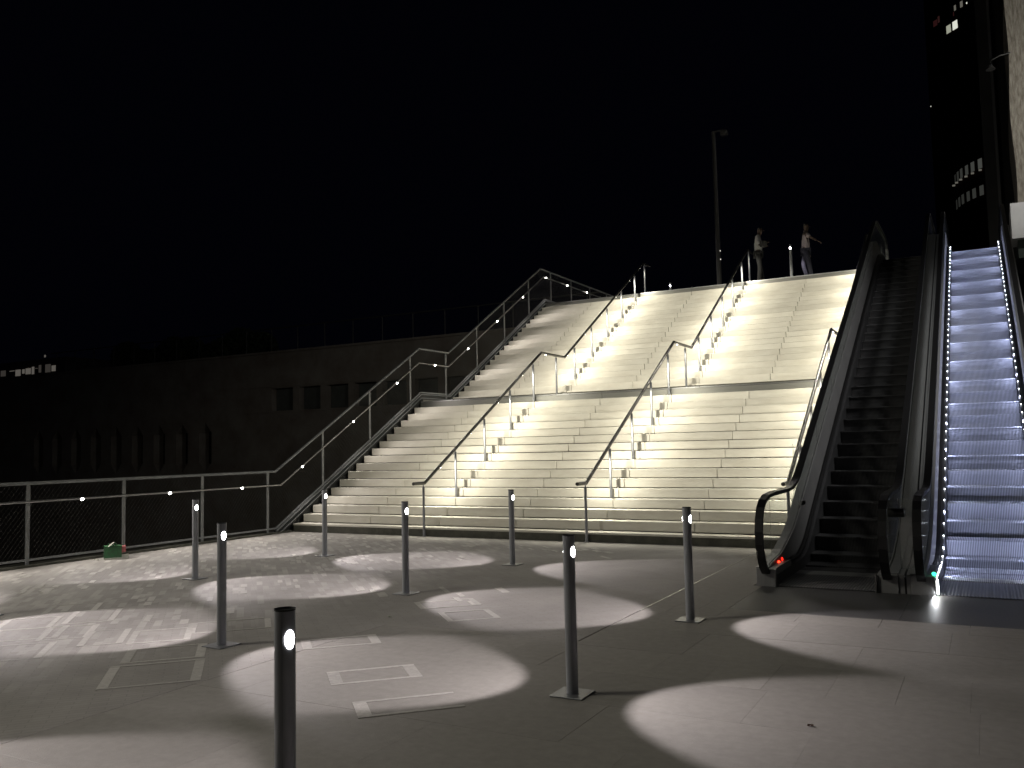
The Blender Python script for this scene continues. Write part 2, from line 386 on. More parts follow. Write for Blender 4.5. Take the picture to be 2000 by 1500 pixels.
for loc, lab in [((-5.539, 5.124, 0), 'grey lighting bollard on a square plate, second nearest, at left'),
    ((-8.785, 7.697, 0), 'thin grey lighting bollard just left of and behind a nearer bollard, before the fence'),
    ((-8.778, 10.109, 0), 'small lighting bollard in front of the left bottom corner of the stairs'),
    ((-5.613, 7.769, 0), 'lighting bollard left of the foot of the first stair handrail'),
    ((-5.622, 10.19, 0), 'small lighting bollard between the feet of the two middle stair handrails'),
    ((-2.368, 5.033, 0), 'tall looking grey bollard in front of the foot of the middle handrail'),
    ((-2.380, 7.532, 0), 'grey bollard nearest the dark escalator, on a square base plate'),
    ((-8.79, 5.12, 0), 'lighting bollard just beyond the left edge of the photo, by the fence'),
    ((-5.52, 2.38, 0), 'lighting bollard out of view at lower left'),
    ((-4.57, 24.85, ZT), 'bright bollard on the upper terrace between the two standing people'),
    ((-9.25, 28.4, ZT), 'distant bollard glowing behind the top edge of the stairs'),
    ]:
    dup(B0, loc, lab, rot=(0, 0, math.radians(random.uniform(-2.5, 1.5) if loc[2] < 1 else -76)), group= 'bollards on the upper terrace' if loc[2] > 1 else G1)

# =================================================================== ESCALATORS
EL = spot_data('escalator_step_light', 10.5, (.60, .66, 1.0), 168, .5, .01)
SE = math.tan(math.radians(27.3)); YC = 11.45
def zn(y, off=0.0):
    wv = .42; y -= off
    ytop = YC+ZT/SE
    if y < YC-wv: z = 0
    elif y < YC+wv: z = SE*(y-YC+wv)**2/(4*wv)
    elif y < ytop-wv: z = SE*(y-YC)
    elif y < ytop+wv: z = ZT-SE*(ytop+wv-y)**2/(4*wv)
    else: z = ZT
    return z
def rng(a, b, n): return [a+(b-a)*i/(n-1) for i in range(n)]
def dense(a, b): return sorted(set([round(v, 3) for v in rng(a, 13.2, 26) if a <= v <= b] + [round(v, 3) for v in rng(13.2, 22.4, 6)] + [round(v, 3) for v in rng(22.4, b, 18)]))
YTOP = YC+ZT/SE
def deck(y):     # top line of the solid side panels
    lo = .20+.10*max(0, min(1, (y-9.7)/1.0))
    z = zn(y)+.62
    s_ = max(0, min(1, (y-10.3)/1.6)); s_ = s_*s_*(3-2*s_)
    e = max(0, min(1, (y-22.4)/1.6)); e = e*e*(3-2*e)
    return zn(y)+(lo*(1-s_)+.62*s_)*(1-e)+.30*e
def hand(y):
    return zn(y, -.12)*1.0+.97
def rail_path():
    P = [(10.16,.035),(9.95,.05),(9.78,.08),(9.62,.14),(9.50,.22),(9.42,.34),(9.375,.47),(9.365,.60),(9.40,.73),(9.48,.84),(9.60,.91),(9.78,.955),(10.1,.97)]
    P += [(y, hand(y)) for y in dense(10.4, 25.3)]
    e = ZT+.97
    P += [(25.55,e-.01),(25.75,e-.07),(25.90,e-.2),(25.97,e-.38),(25.95,e-.6),(25.82,e-.78),(25.6,e-.88),(25.35,e-.91)]
    return P
RP = rail_path()
def offset_path(P, d):
    out = []
    for i, (y, z) in enumerate(P):
        a = P[max(0, i-1)]; b = P[min(len(P)-1, i+1)]; ty, tz = b[0]-a[0], b[1]-a[1]; l = math.hypot(ty, tz)
        out.append((y-tz/l*d, z+ty/l*d))
    return out
YD = dense(9.9, 24.6)
def fix(y): return y
def escalator(Xc, label, running, hh, hs):
    t = empty('escalator', label, 'escalator', (Xc, 9.6, 0), 'pair of outdoor escalators')
    for s_ in (-1, 1):
        xh = Xc+s_*hh
        MB().ribbon_x(offset_path(RP, .018), offset_path(RP, -.018), xh-.041, xh+.041).build('handrail', BLACK, t)
        # glass with a thin metal guide under the handrail, in panes of about 1.6 m
        inner = offset_path(RP, -.03)
        MB().ribbon_x(offset_path(RP, -.020), offset_path(RP, -.034), xh-.012, xh+.012).build('rail_guide', DECK2, t)
        top = [(y, hand(y)-.03) for y in YD]
        nose = [p for p in offset_path(RP, -.036) if p[0] < 9.9 and p[1] > .2]
        poly = [(9.9, .20)]+[p for p in nose]+[(9.9, .93)]
        bal = MB(); bal.prism_x([(9.93, .19), (9.72,.19)]+[p for p in nose if p[0] < 9.75]+[(9.93, .925)], xh-.005, xh+.005)
        bal.build('glass_pane', GLASS, t)
        edges = [9.935, 11.6, 13.2, 14.8, 16.4, 18.0, 19.6, 21.2, 22.8, 24.4]
        for a, b in zip(edges, edges[1:]):
            yy = [a+.004]+[y for y in YD if a+.02 < y < b-.02]+[b-.004]
            MB().ribbon_x([(y, hand(y)-.034) for y in yy], [(y, deck(y)-.02) for y in yy], xh-.005, xh+.005).build('glass_pane', GLASS, t)
        e = ZT+.97
        MB().prism_x([(24.405, ZT+.25), (24.405, e-.036), (25.5, e-.05), (25.72, e-.12), (25.86, e-.26), (25.91, e-.42), (25.86, e-.62)], xh-.005, xh+.005).build('glass_pane', GLASS, t)
        # solid side panels
        yy = dense(9.62, 24.6)
        xi = Xc+s_*(hs+.095)
        MB().ribbon_x([(y, deck(y)) for y in yy], [(y, zn(y)+.17) for y in yy], min(xi, xh-s_*.006), max(xi, xh-s_*.006)).build('side_panel', DECK, t)
        MB().ribbon_x([(y, deck(y)) for y in yy], [(y, max(zn(y)-.75, -.02 if y < 12.9 else -9)) for y in yy], min(xh+s_*.006, xh+s_*.105), max(xh+s_*.006, xh+s_*.105)).build('outer_cladding', DECK, t)
        # skirt beside the steps and the dark brush gap above it
        MB().ribbon_x([(y, zn(y)+.115) for y in yy], [(y, zn(y)-.25) for y in yy], min(Xc+s_*(hs+.008), Xc+s_*(hs+.08)), max(Xc+s_*(hs+.008), Xc+s_*(hs+.08))).build('skirt', DECK2, t)
        MB().ribbon_x([(y, zn(y)+.150) for y in yy], [(y, zn(y)+.125) for y in yy], min(Xc+s_*(hs+.05), Xc+s_*(hs+.095)), max(Xc+s_*(hs+.05), Xc+s_*(hs+.095))).build('brush_strip', BLACK, t)
        # pedestal under the newel
        MB().box(min(Xc+s_*(hs+.02), Xc+s_*(hh+.10)), max(Xc+s_*(hs+.02), Xc+s_*(hh+.10)), 9.6, 10.5, -.02, .185).build('newel_pedestal', DECK, t, bevel=.004)
        MB().box(min(Xc+s_*(hs+.002), Xc+s_*(hs+.016)), max(Xc+s_*(hs+.002), Xc+s_*(hs+.016)), 9.56, 9.63, 0, .185).build('skirt_end', RAILM, t)
    # steps
    me = MB()
    pr = [(0, 0), (0, -.018), (.012, -.03), (.030, -.07), (.045, -.13), (.052, -.215), (.07, -.215), (.07, -.03), (.392, -.03), (.392, 0)]
    me.prism_x(pr, -hs, hs)
    sm = me.mesh('step', TREAD if running else TREAD_SHADED, bevel=0)
    y = 10.80+.07
    while y < YTOP+.6:
        o = inst('step', sm, t, (0, y-9.6, zn(y)))
        slope = SE if YC < y < YTOP else 0
        y += .40 if (zn(y+.38)-zn(y)) < .03 else (.37 if slope == 0 else .3876*1.0)
    MB().box(Xc-hs, Xc+hs, 10.58, 10.86, .004, .012).build('comb_plate', grooved('yellow worn comb', (.62,.62,.5), (.2,.2,.18), .0182) if running else DECK, t)
    MB().box(Xc-hs-.02, Xc+hs+.02, 9.63, 10.575, .002, .008).build('floor_plate', grooved('ribbed floor plate', (.26,.26,.27), (.18,.18,.19), .03), t)
    MB().box(Xc-.50, Xc+.50, YTOP+.55, YTOP+2.2, ZT-.03, ZT+.01).build('top_floor_plate', DECK, t)
    # truss soffit closes the machine from below
    yy = dense(10.6, 24.6)
    MB().ribbon_x([(y, zn(y)-.26) for y in yy], [(y, max(zn(y)-.75, -.3)) for y in yy], Xc-.50, Xc+.50).build('truss', DARKM, t)
    if running:
        for s_ in (-1, 1):
            stp = 0
            sph = bpy.data.meshes.new('led_lamp'); bm = bmesh.new(); bmesh.ops.create_icosphere(bm, subdivisions=1, radius=.008); bm.to_mesh(sph); bm.free(); sph.materials.append(LENS_E)
            y = 9.78; 
            while y < YTOP+.25:
                inst('led_lamp', sph, t, (s_*(hs+.018), y-9.6, zn(y)+.128))
                if y > 10.5: stp += 1
                if y > 10.5 and stp % 3 == 0:
                    l = inst('step_light', EL, t, (s_*(hs+.010), y-9.6, zn(y)+.136)); aim(l, (-s_*.62, .36, -.42))
                y += .25 if y > 10.9 else .14
    return t
W_ESC = 3.0
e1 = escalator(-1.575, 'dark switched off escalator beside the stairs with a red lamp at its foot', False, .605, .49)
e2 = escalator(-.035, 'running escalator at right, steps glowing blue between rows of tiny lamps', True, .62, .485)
# indicators
RED = emit('red no entry lamp', (1, .03, .01), 9); GRN = emit('green go lamp', (.05, 1, .45), 3); WHT = emit('white newel lamp', (1, 1, .97), 30)
REDD = emit('dim red lamp', (1, .02, .01), 2.2)
def disc(m, c, r, nrm, par, name, sy=.6, depth=.006):
    n_ = Vector(nrm).normalized(); q = MB(); q.tube([Vector(c), Vector(c)+n_*depth], r, 14, sx=1.0); return q.build(name, m, par)
disc(RED, (-2.155, 10.16, .175), .030, (1, -.2, .15), e1, 'no_entry_lamp')
disc(REDD, (-2.155, 10.34, .20), .020, (1, -.2, .15), e1, 'no_entry_lamp')
MB().box(-2.172, -2.16, 11.60, 11.98, .72, .77).build('warning_sticker', mat('pale sticker', (.5,.5,.47), .5, noise=1.5, nscale=60, var=(.2,.2,.2)), e1)
disc(GRN, (-.54, 9.63, .205), .022, (.3, -.6, .6), e2, 'go_lamp')
MB().box(-.516, -.505, 9.565, 9.625, .02, .15).build('newel_lamp', WHT, e2)
MB().box(.505, .516, 9.565, 9.625, .02, .15).build('newel_lamp', WHT, e2)
ld = bpy.data.lights.new('newel_light', 'AREA'); ld.shape = 'RECTANGLE'; ld.size = .03; ld.size_y = .10; ld.energy = 55; ld.color = (.95, .97, 1)
for s_ in (-1, 1):
    l = inst('newel_light', ld, e2, (s_*.50, -.01, .06)); aim(l, (-s_, -.12, -.12))
# infill between the two escalators, its glass barrier and stub bar
inf = empty('escalator_infill', 'narrow metal infill deck between the two escalators', 'cover panel', (-.795, 9.7, 0))
yy = dense(9.62, 24.6)
for a, b in ((-.875, -.812), (-.792, -.728)):
    MB().ribbon_x([(y, deck(y)-.012) for y in yy], [(y, max(zn(y)-.7, -.02)) for y in yy], a, b).build('cover_strip', DECK, inf)
MB().ribbon_x([(y, deck(y)-.05) for y in yy], [(y, max(zn(y)-.7, -.02)) for y in yy], -.811, -.793).build('joint_gasket', BLACK, inf)
gb = empty('glass_barrier', 'small upright glass barrier between the two escalator handrails', 'barrier', (-.77, 9.9, .2))
MB().box(-.86, -.69, 9.895, 9.905, .19, .93).build('glass_pane', GLASS, gb, bevel=.002)
MB().box(-.862, -.855, 9.89, 9.91, .19, .93).build('edge_clamp', DECK, gb)
bar = MB().tube([(-.95, 9.82, .79), (-.80, 9.82, .79)], .045, 20); sb = bar.build('stub_bar', DARKM, None, origin=(-.95, 9.82, .79))
tag(sb, 'short dark horizontal cylinder beside the off escalator handrail', 'metal fitting')
MB().tube([(-.799, 9.82, .79), (-.794, 9.82, .79)], .044, 20).build('end_cap', RAILM, sb)
ac = empty('anti_climb_glass', 'small pointed glass panel standing outside the dark escalator handrail', 'glass panel', (-2.36, 12.3, .6))
MB().add([(-2.36,12.15,.45),(-2.36,12.62,.62),(-2.36,12.55,1.28),(-2.36,12.32,1.52),(-2.352,12.15,.45),(-2.352,12.62,.62),(-2.352,12.55,1.28),(-2.352,12.32,1.52)],
    [(0,1,2,3),(4,7,6,5),(0,4,5,1),(1,5,6,2),(2,6,7,3),(3,7,4,0)]).build('glass_pane', GLASS, ac)
MB().tube([(-2.356,12.2,.35),(-2.356,12.2,.6)], .008, 8).build('clamp', DECK, ac)

# =================================================================== GROUND
# dark granite apron in front of the escalators
ground = empty('pavement', None, None, (0, 0, 0), kind='structure')
PAVB = bpy.data.materials.new('small grey pavers laid diagonally'); PAVB.use_nodes = True
nt = PAVB.node_tree; N = nt.nodes; L = nt.links; b = N['Principled BSDF']; b.inputs['Roughness'].default_value = .78
g = N.new('ShaderNodeNewGeometry'); mp = N.new('ShaderNodeMapping'); mp.inputs['Rotation'].default_value = (0, 0, math.radians(-48)); L.new(g.outputs['Position'], mp.inputs['Vector'])
br = N.new('ShaderNodeTexBrick'); br.inputs['Scale'].default_value = 1; br.inputs['Brick Width'].default_value = .20; br.inputs['Row Height'].default_value = .052; br.inputs['Mortar Size'].default_value = .0035
br.inputs['Color1'].default_value = (.30,.285,.265,1); br.inputs['Color2'].default_value = (.285,.27,.25,1); br.inputs['Mortar'].default_value = (.235,.225,.21,1); br.inputs['Mortar Smooth'].default_value = .3
L.new(mp.outputs[0], br.inputs['Vector'])
nz = N.new('ShaderNodeTexNoise'); nz.inputs['Scale'].default_value = 1.3; nz.inputs['Detail'].default_value = 9; nz.inputs['Roughness'].default_value = .7; L.new(g.outputs['Position'], nz.inputs['Vector'])
mr = N.new('ShaderNodeMapRange'); mr.inputs['From Min'].default_value = .3; mr.inputs['From Max'].default_value = .7; mr.inputs['To Min'].default_value = .84; mr.inputs['To Max'].default_value = 1.16; L.new(nz.outputs['Fac'], mr.inputs['Value'])
mp2 = N.new('ShaderNodeMapping'); mp2.inputs['Rotation'].default_value = (0, 0, math.radians(-45.5+90)); L.new(g.outputs['Position'], mp2.inputs['Vector'])
b2 = N.new('ShaderNodeTexBrick'); b2.inputs['Scale'].default_value = 1; b2.inputs['Brick Width'].default_value = .27; b2.inputs['Row Height'].default_value = .066; b2.inputs['Mortar Size'].default_value = .0
b2.inputs['Color1'].default_value = (0,0,0,1); b2.inputs['Color2'].default_value = (1,1,1,1); L.new(mp2.outputs[0], b2.inputs['Vector'])
sx = N.new('ShaderNodeSeparateXYZ'); L.new(g.outputs['Position'], sx.inputs[0])
mk = N.new('ShaderNodeMapRange'); mk.interpolation_type = 'SMOOTHSTEP'; mk.inputs['From Min'].default_value = -4.6; mk.inputs['From Max'].default_value = -7.5; mk.inputs['To Max'].default_value = .34; L.new(sx.outputs['X'], mk.inputs['Value'])
pwv = N.new('ShaderNodeMath'); pwv.operation = 'POWER'; pwv.inputs[1].default_value = 3; L.new(b2.outputs['Color'], pwv.inputs[0])
fm = N.new('ShaderNodeMath'); fm.operation = 'MULTIPLY'; L.new(pwv.outputs[0], fm.inputs[0]); L.new(mk.outputs['Result'], fm.inputs[1])
mxp = N.new('ShaderNodeMix'); mxp.data_type = 'RGBA'; mxp.inputs['B'].default_value = (.62,.60,.56,1); L.new(fm.outputs[0], mxp.inputs['Factor']); L.new(br.outputs['Color'], mxp.inputs['A'])
hs = N.new('ShaderNodeHueSaturation'); L.new(mxp.outputs['Result'], hs.inputs['Color']); L.new(mr.outputs['Result'], hs.inputs['Value']); L.new(hs.outputs[0], b.inputs['Base Color'])
bp = N.new('ShaderNodeBump'); bp.inputs['Strength'].default_value = .12; bp.inputs['Distance'].default_value = .003; bp.invert = True; L.new(br.outputs['Fac'], bp.inputs['Height']); L.new(bp.outputs[0], b.inputs['Normal'])
MB().box(-12.25, -4.805, -14, Y0+.02, -.12, 0).build('paver_bed', PAVB, ground)
MB().box(-4.805, -2.955, 6.402, Y0+.02, -.12, 0).build('paver_bed', PAVB, ground)
MB().box(-2.953, -2.942, 7.8, Y0, -.1, .0012).build('steel_trim', RAILM, ground)
MB().box(-2.94, 9, -14, Y0+.3, -.5, -.016).build('slab_bed', PLINTH, ground)
MB().box(-4.80, -2.941, -14, 6.4, -.5, -.006).build('slab_bed', PAVE_R, ground)
MB().box(-2.939, 3.4, .7, 8.1, -.014, -.006).build('joint_fill', PAVE_R, ground)
# slabs at right: rows along X
def slab_row(y0, y1, wd, x0, x1, m, off=0.0, th=.10, gap=.0010):
    x = x0-off
    while x < x1:
        a, b_ = max(x, x0), min(x+wd, x1)
        if b_-a > .05:
            key = (round(b_-a, 3), round(y1-y0, 3), m.name)
            if key not in slab_row.cache: slab_row.cache[key] = MB().box(gap, b_-a-gap, gap, y1-y0-gap, -th, 0).mesh('paving_slab', m, bevel=.0007)
            inst('paving_slab', slab_row.cache[key], ground, (a, y0, random.uniform(-.0007, .0005)))
        x += wd
slab_row.cache = {}
yrow = .7; i = 0
while yrow < 5.55:
    slab_row(yrow, yrow+.70, 1.17, -4.80, 3.4, PAVE_R, off=.39*(i % 3), gap=.0004); yrow += .70; i += 1
slab_row(5.6, 6.30, .39, -4.80, 3.4, PAVE_R, off=.05, gap=.0019)
slab_row(6.30, 6.40, 2.4, -4.80, -2.94, PAVE_R, gap=.0004)
slab_row(6.30, 7.05, 1.17, -2.94, 3.4, PAVE_R, off=.3, gap=.0004)
slab_row(7.05, 7.80, 1.17, -2.94, 3.4, PAVE_R, off=.9, gap=.0004)
slab_row(7.80, 8.18, .67, -2.22, 3.4, PAVE_R, off=0)
slab_row(7.80, 8.78, .24, -2.94, -2.22, PAVE_R)
slab_row(8.18, 9.60, 1.47, -2.22, 3.4, GRAN)
slab_row(8.78, 9.60, .72, -2.94, -2.22, PAVE_R)
slab_row(9.60, 10.9, .62, -2.94, -2.32, PAVE_R); slab_row(10.9, Y0, .62, -2.94, -2.32, PAVE_R)
MB().box(-2.32, 3.4, 9.6, 14, -.3, -.014).build('machine_floor', DARKM, ground)
MB().box(-4.80, 3.4, -14, .69, -.12, -.0005).build('near_paving', PAVE_R, ground)
MB().box(3.41, 9, -14, 30, -.12, -.001).build('side_paving', PAVE_R, ground)
# pale pavers: outlined rectangles and scattered blocks on a 48 degree grid
A48 = math.radians(45.5); ux, uy = math.cos(A48), math.sin(A48)
cell = .052; npale = [0]; cache = {}
def pale(cx, cy_, lu, lv):     # centre, size along u and v
    if npale[0] >= 296 or not (-12.0 < cx < -3.05 and cy_ < 12.8): return
    k = (round(lu, 3), round(lv, 3))
    if k not in cache: cache[k] = MB().box(-lu/2, lu/2, -lv/2, lv/2, -.02, .0028).mesh('pale_paver', PALE, bevel=.001)
    inst('pale_paver', cache[k], ground, (cx, cy_, random.uniform(-.0008, .0004)), (0, 0, A48)); npale[0] += 1
def frame(cx, cy_, lu, lv, a=.035, b_=.085):   # outline, thin long sides, thicker short ends
    for s_ in (-1, 1):
        du, dv = 0, s_*(lv/2-a/2); pale(cx+ux*du-uy*dv, cy_+uy*du+ux*dv, lu, a)
        du = s_*(lu/2-b_/2); pale(cx+ux*du, cy_+uy*du, b_, lv-2*a-.002)
frame(-3.825, 4.905, .62, .36); frame(-3.19, 4.42, .64, .34); frame(-4.33, 6.98, .50, .46, .03, .06)
frame(-4.85, 7.42, .62, .40, .03, .06); frame(-4.72, 5.62, .62, .36, .035, .075); frame(-5.30, 4.28, .66, .66, .03, .07)
frame(-5.75, 4.75, .60, .50, .03, .07)
for cx, cy_, lu, lv in ((-6.95, 4.25, .55, .62), (-7.55, 4.75, .60, .55), (-7.25, 4.95, .42, .60), (-8.0, 5.05, .5, .6), (-6.75, 4.95, .35, .65), (-6.35, 5.2, .5, .55), (-7.75, 5.55, .45, .7), (-6.1, 5.75, .7, .5), (-8.35, 5.75, .5, .5), (-7.05, 3.75, .6, .6), (-7.9, 4.1, .6, .5)):
    frame(cx, cy_, lu, lv, .022, .055)
rr = random.Random(11)
tries = 0
while npale[0] < 296 and tries < 3000:
    tries += 1
    x = rr.uniform(-11.9, -4.6); y_ = rr.uniform(5.6, 12.5)
    dens = min(1, max(0, (-4.4-x)/4.0+.15))
    if rr.random() > dens: continue
    if y_ < 6.4 and x > -6.5: continue
    r_ = rr.random()
    lu, lv = rr.choice(((.055, .26), (.06, .36), (.075, .22), (.07, .30), (.055, .42), (.09, .34)))
    # clusters: checkered groups of blocks
    if r_ < .45:
        for du, dv in ((0, 0), (.09, .25), (-.09, .25), (.09, -.25)):
            if rr.random() < .75: pale(x+ux*du-uy*dv, y_+uy*du+ux*dv, lu, min(lv, .24))
    else: pale(x, y_, lu, lv)

# =================================================================== SMALL THINGS
# green drinks carton with bottles against the fence
crt = empty('bottle_carton', 'crumpled green cardboard bottle carrier left against the fence foot', 'carton', (-11.72, 8.75, 0))
GRC = mat('printed green cardboard', (.025, .15, .05), .6, noise=1, nscale=26, var=(.03,.07,.03)); WCR = mat('worn white cardboard', (.55,.56,.48), .7, noise=1, nscale=30); PNK = mat('faded red print', (.45,.13,.13), .7)
GBT = mat('green bottle glass', (.02,.07,.03), .15, spec=.8)
bx = MB().obox((-11.74, 8.72, .105), ((.55,.83,0), (-.83,.55,0), (0,0,1)), (.12, .085, .095)); bx.build('box_body', GRC, crt)
MB().obox((-11.738, 8.722, .012), ((.55,.83,0), (-.83,.55,0), (0,0,1)), (.122, .087, .013)).build('white_band', WCR, crt)
MB().obox((-11.72, 8.655, .14), ((.55,.83,0), (-.83,.55,0), (0,0,1)), (.028, .0015, .022)).build('pale_patch', WCR, crt)
MB().obox((-11.70, 8.66, .225), ((.6,.5,.6), (-.83,.55,0), (-.3,-.4,.8)), (.055, .06, .002)).build('torn_flap', WCR, crt)
MB().obox((-11.67, 8.83, .14), ((.4,.9,.1), (-.83,.55,0), (0,0,1)), (.05, .06, .045)).build('pink_flap', PNK, crt)
MB().obox((-11.64, 8.86, .03), ((.5,.8,.1), (-.83,.55,0), (0,0,1)), (.05, .05, .028)).build('white_corner', WCR, crt)
for i, (dx, dy) in enumerate(((-.05,-.03),(.0,.05),(.04,-.02))):
    bo = MB().tube([(-11.74+dx, 8.72+dy, .03), (-11.74+dx, 8.72+dy, .17), (-11.74+dx, 8.72+dy, .20), (-11.74+dx, 8.72+dy, .235)], [.029, .029, .013, .012], 12)
    tag(bo.build('bottle', GBT, None, origin=(-11.74+dx, 8.72+dy, .03)), ('green glass bottle at the left end of the green carton', 'green glass bottle in the middle of the green carton', 'green glass bottle nearest the viewer in the green carton')[i], 'bottle', 'bottles in the green carton')
def litter(loc, s, m, name, label, cat, seed):
    r = random.Random(seed); vs = []; n = 5
    for i in range(n):
        for j in range(n): vs.append(((i/(n-1)-.5)*s, (j/(n-1)-.5)*s*.6, .004+r.uniform(0, s*.28)))
    fs = [(i*n+j, (i+1)*n+j, (i+1)*n+j+1, i*n+j+1) for i in range(n-1) for j in range(n-1)]
    q = MB().add(vs, fs); o = q.build(name, m, None, origin=(0,0,0)); o.location = loc; tag(o, label, cat)
    md = o.modifiers.new('thick', 'SOLIDIFY'); md.thickness = .002
    return o
litter((-11.82, 8.5, 0), .075, WCR, 'paper_scrap', 'small white scrap of paper on the kerb left of the green carton', 'litter', 1)
litter((-4.97, 6.62, 0), .045, WCR, 'paper_scrap', 'tiny white scrap lying alone on the dark pavers', 'litter', 2)
litter((-.93, 5.0, 0), .032, mat('dry brown leaf', (.07,.035,.025), .8), 'dry_leaf', 'small dry brown leaf on the slabs at lower right', 'leaf', 3)

# =================================================================== UPPER TERRACE
terr = empty('upper_terrace', None, None, (0, 0, 0), kind='structure')
MB().box(-12.25, 3.4, YT+.905, 60, ZT-.4, ZT-.004).build('terrace_paving', PAVE_R, terr)
MB().box(-2.42, 3.4, YTOP+2.25, YT+2.0, ZT-.4, ZT-.001).build('terrace_strip', PAVE_R, terr)
MB().box(-60, 20, 60.01, 400, ZT-.6, ZT-.05).build('far_ground', EARTH, terr)
low = MB().box(-500, -12.36, -300, 600, -5.2, -5).build('lower_ground', EARTH); tag(low, kind='structure')
g2 = MB().box(-12.3, 300, -300, 600, -1.2, -.6).build('base_ground', EARTH); tag(g2, kind='structure')
MB().box(-12.34, -12.26, -14, 60, -5, -.13).build('retaining_edge', PLINTH, terr)

# lamp post on terrace
lp = empty('lamp_post', 'tall unlit lamp post standing beyond the top of the stairs', 'lamp post', (-7.45, 28, ZT))
MB().tube([(-7.45,28,ZT), (-7.45,28,11.9)], [.085, .065], 14).build('pole', MAST, lp)
MB().tube([(-7.45,28,11.88), (-7.12,28,11.90)], .03, 8).build('arm', MAST, lp)
MB().obox((-7.10,28,11.78), ((1,0,.1),(0,1,0),(0,0,1)), (.11,.12,.07)).build('lamp_head', MAST, lp, bevel=.01)
for z in (7.55, 7.83): MB().box(-7.37, -7.35, 27.9, 27.93, z, z+.03).build('pole_glint', emit('tiny white glint', (1,.95,.85), 1.2), lp)  # glowing chips stand in for two small glints on the pole

# people -----------------------------------------------------------
SKIN = mat('skin', (.07,.045,.032), .6); SHIRT = mat('white shirt cloth', (.55,.55,.54), .85, noise=.8, nscale=12, bump=.3); SHIRT2 = mat('pale pink shirt cloth', (.42,.36,.36), .85, noise=.8, nscale=12)
TROU = mat('charcoal trousers', (.010,.010,.011), .9); JEAN = mat('dark blue jeans', (.02,.02,.032), .9); HAIR = mat('black hair', (.01,.009,.008), .6); SHOE = mat('dark shoes', (.04,.04,.04), .6); BAG = mat('black shoulder bag', (.02,.02,.02), .7)
def skin(name, m, verts, edges, radii, parent, root=0, sub=2):
    me = bpy.data.meshes.new(name); me.from_pydata(verts, edges, []); me.materials.append(m)
    o = inst(name, me, parent); md = o.modifiers.new('skin', 'SKIN'); md.use_smooth_shade = True
    sv = me.skin_vertices[0].data if me.skin_vertices else None
    if sv is None:
        bm = bmesh.new(); bm.from_mesh(me); bm.verts.layers.skin.verify(); bm.to_mesh(me); bm.free(); sv = me.skin_vertices[0].data
    for i, r in enumerate(radii): sv[i].radius = r if isinstance(r, tuple) else (r, r); sv[i].use_root = (i == root)
    s2 = o.modifiers.new('sub', 'SUBSURF'); s2.levels = sub; s2.render_levels = sub
    return o
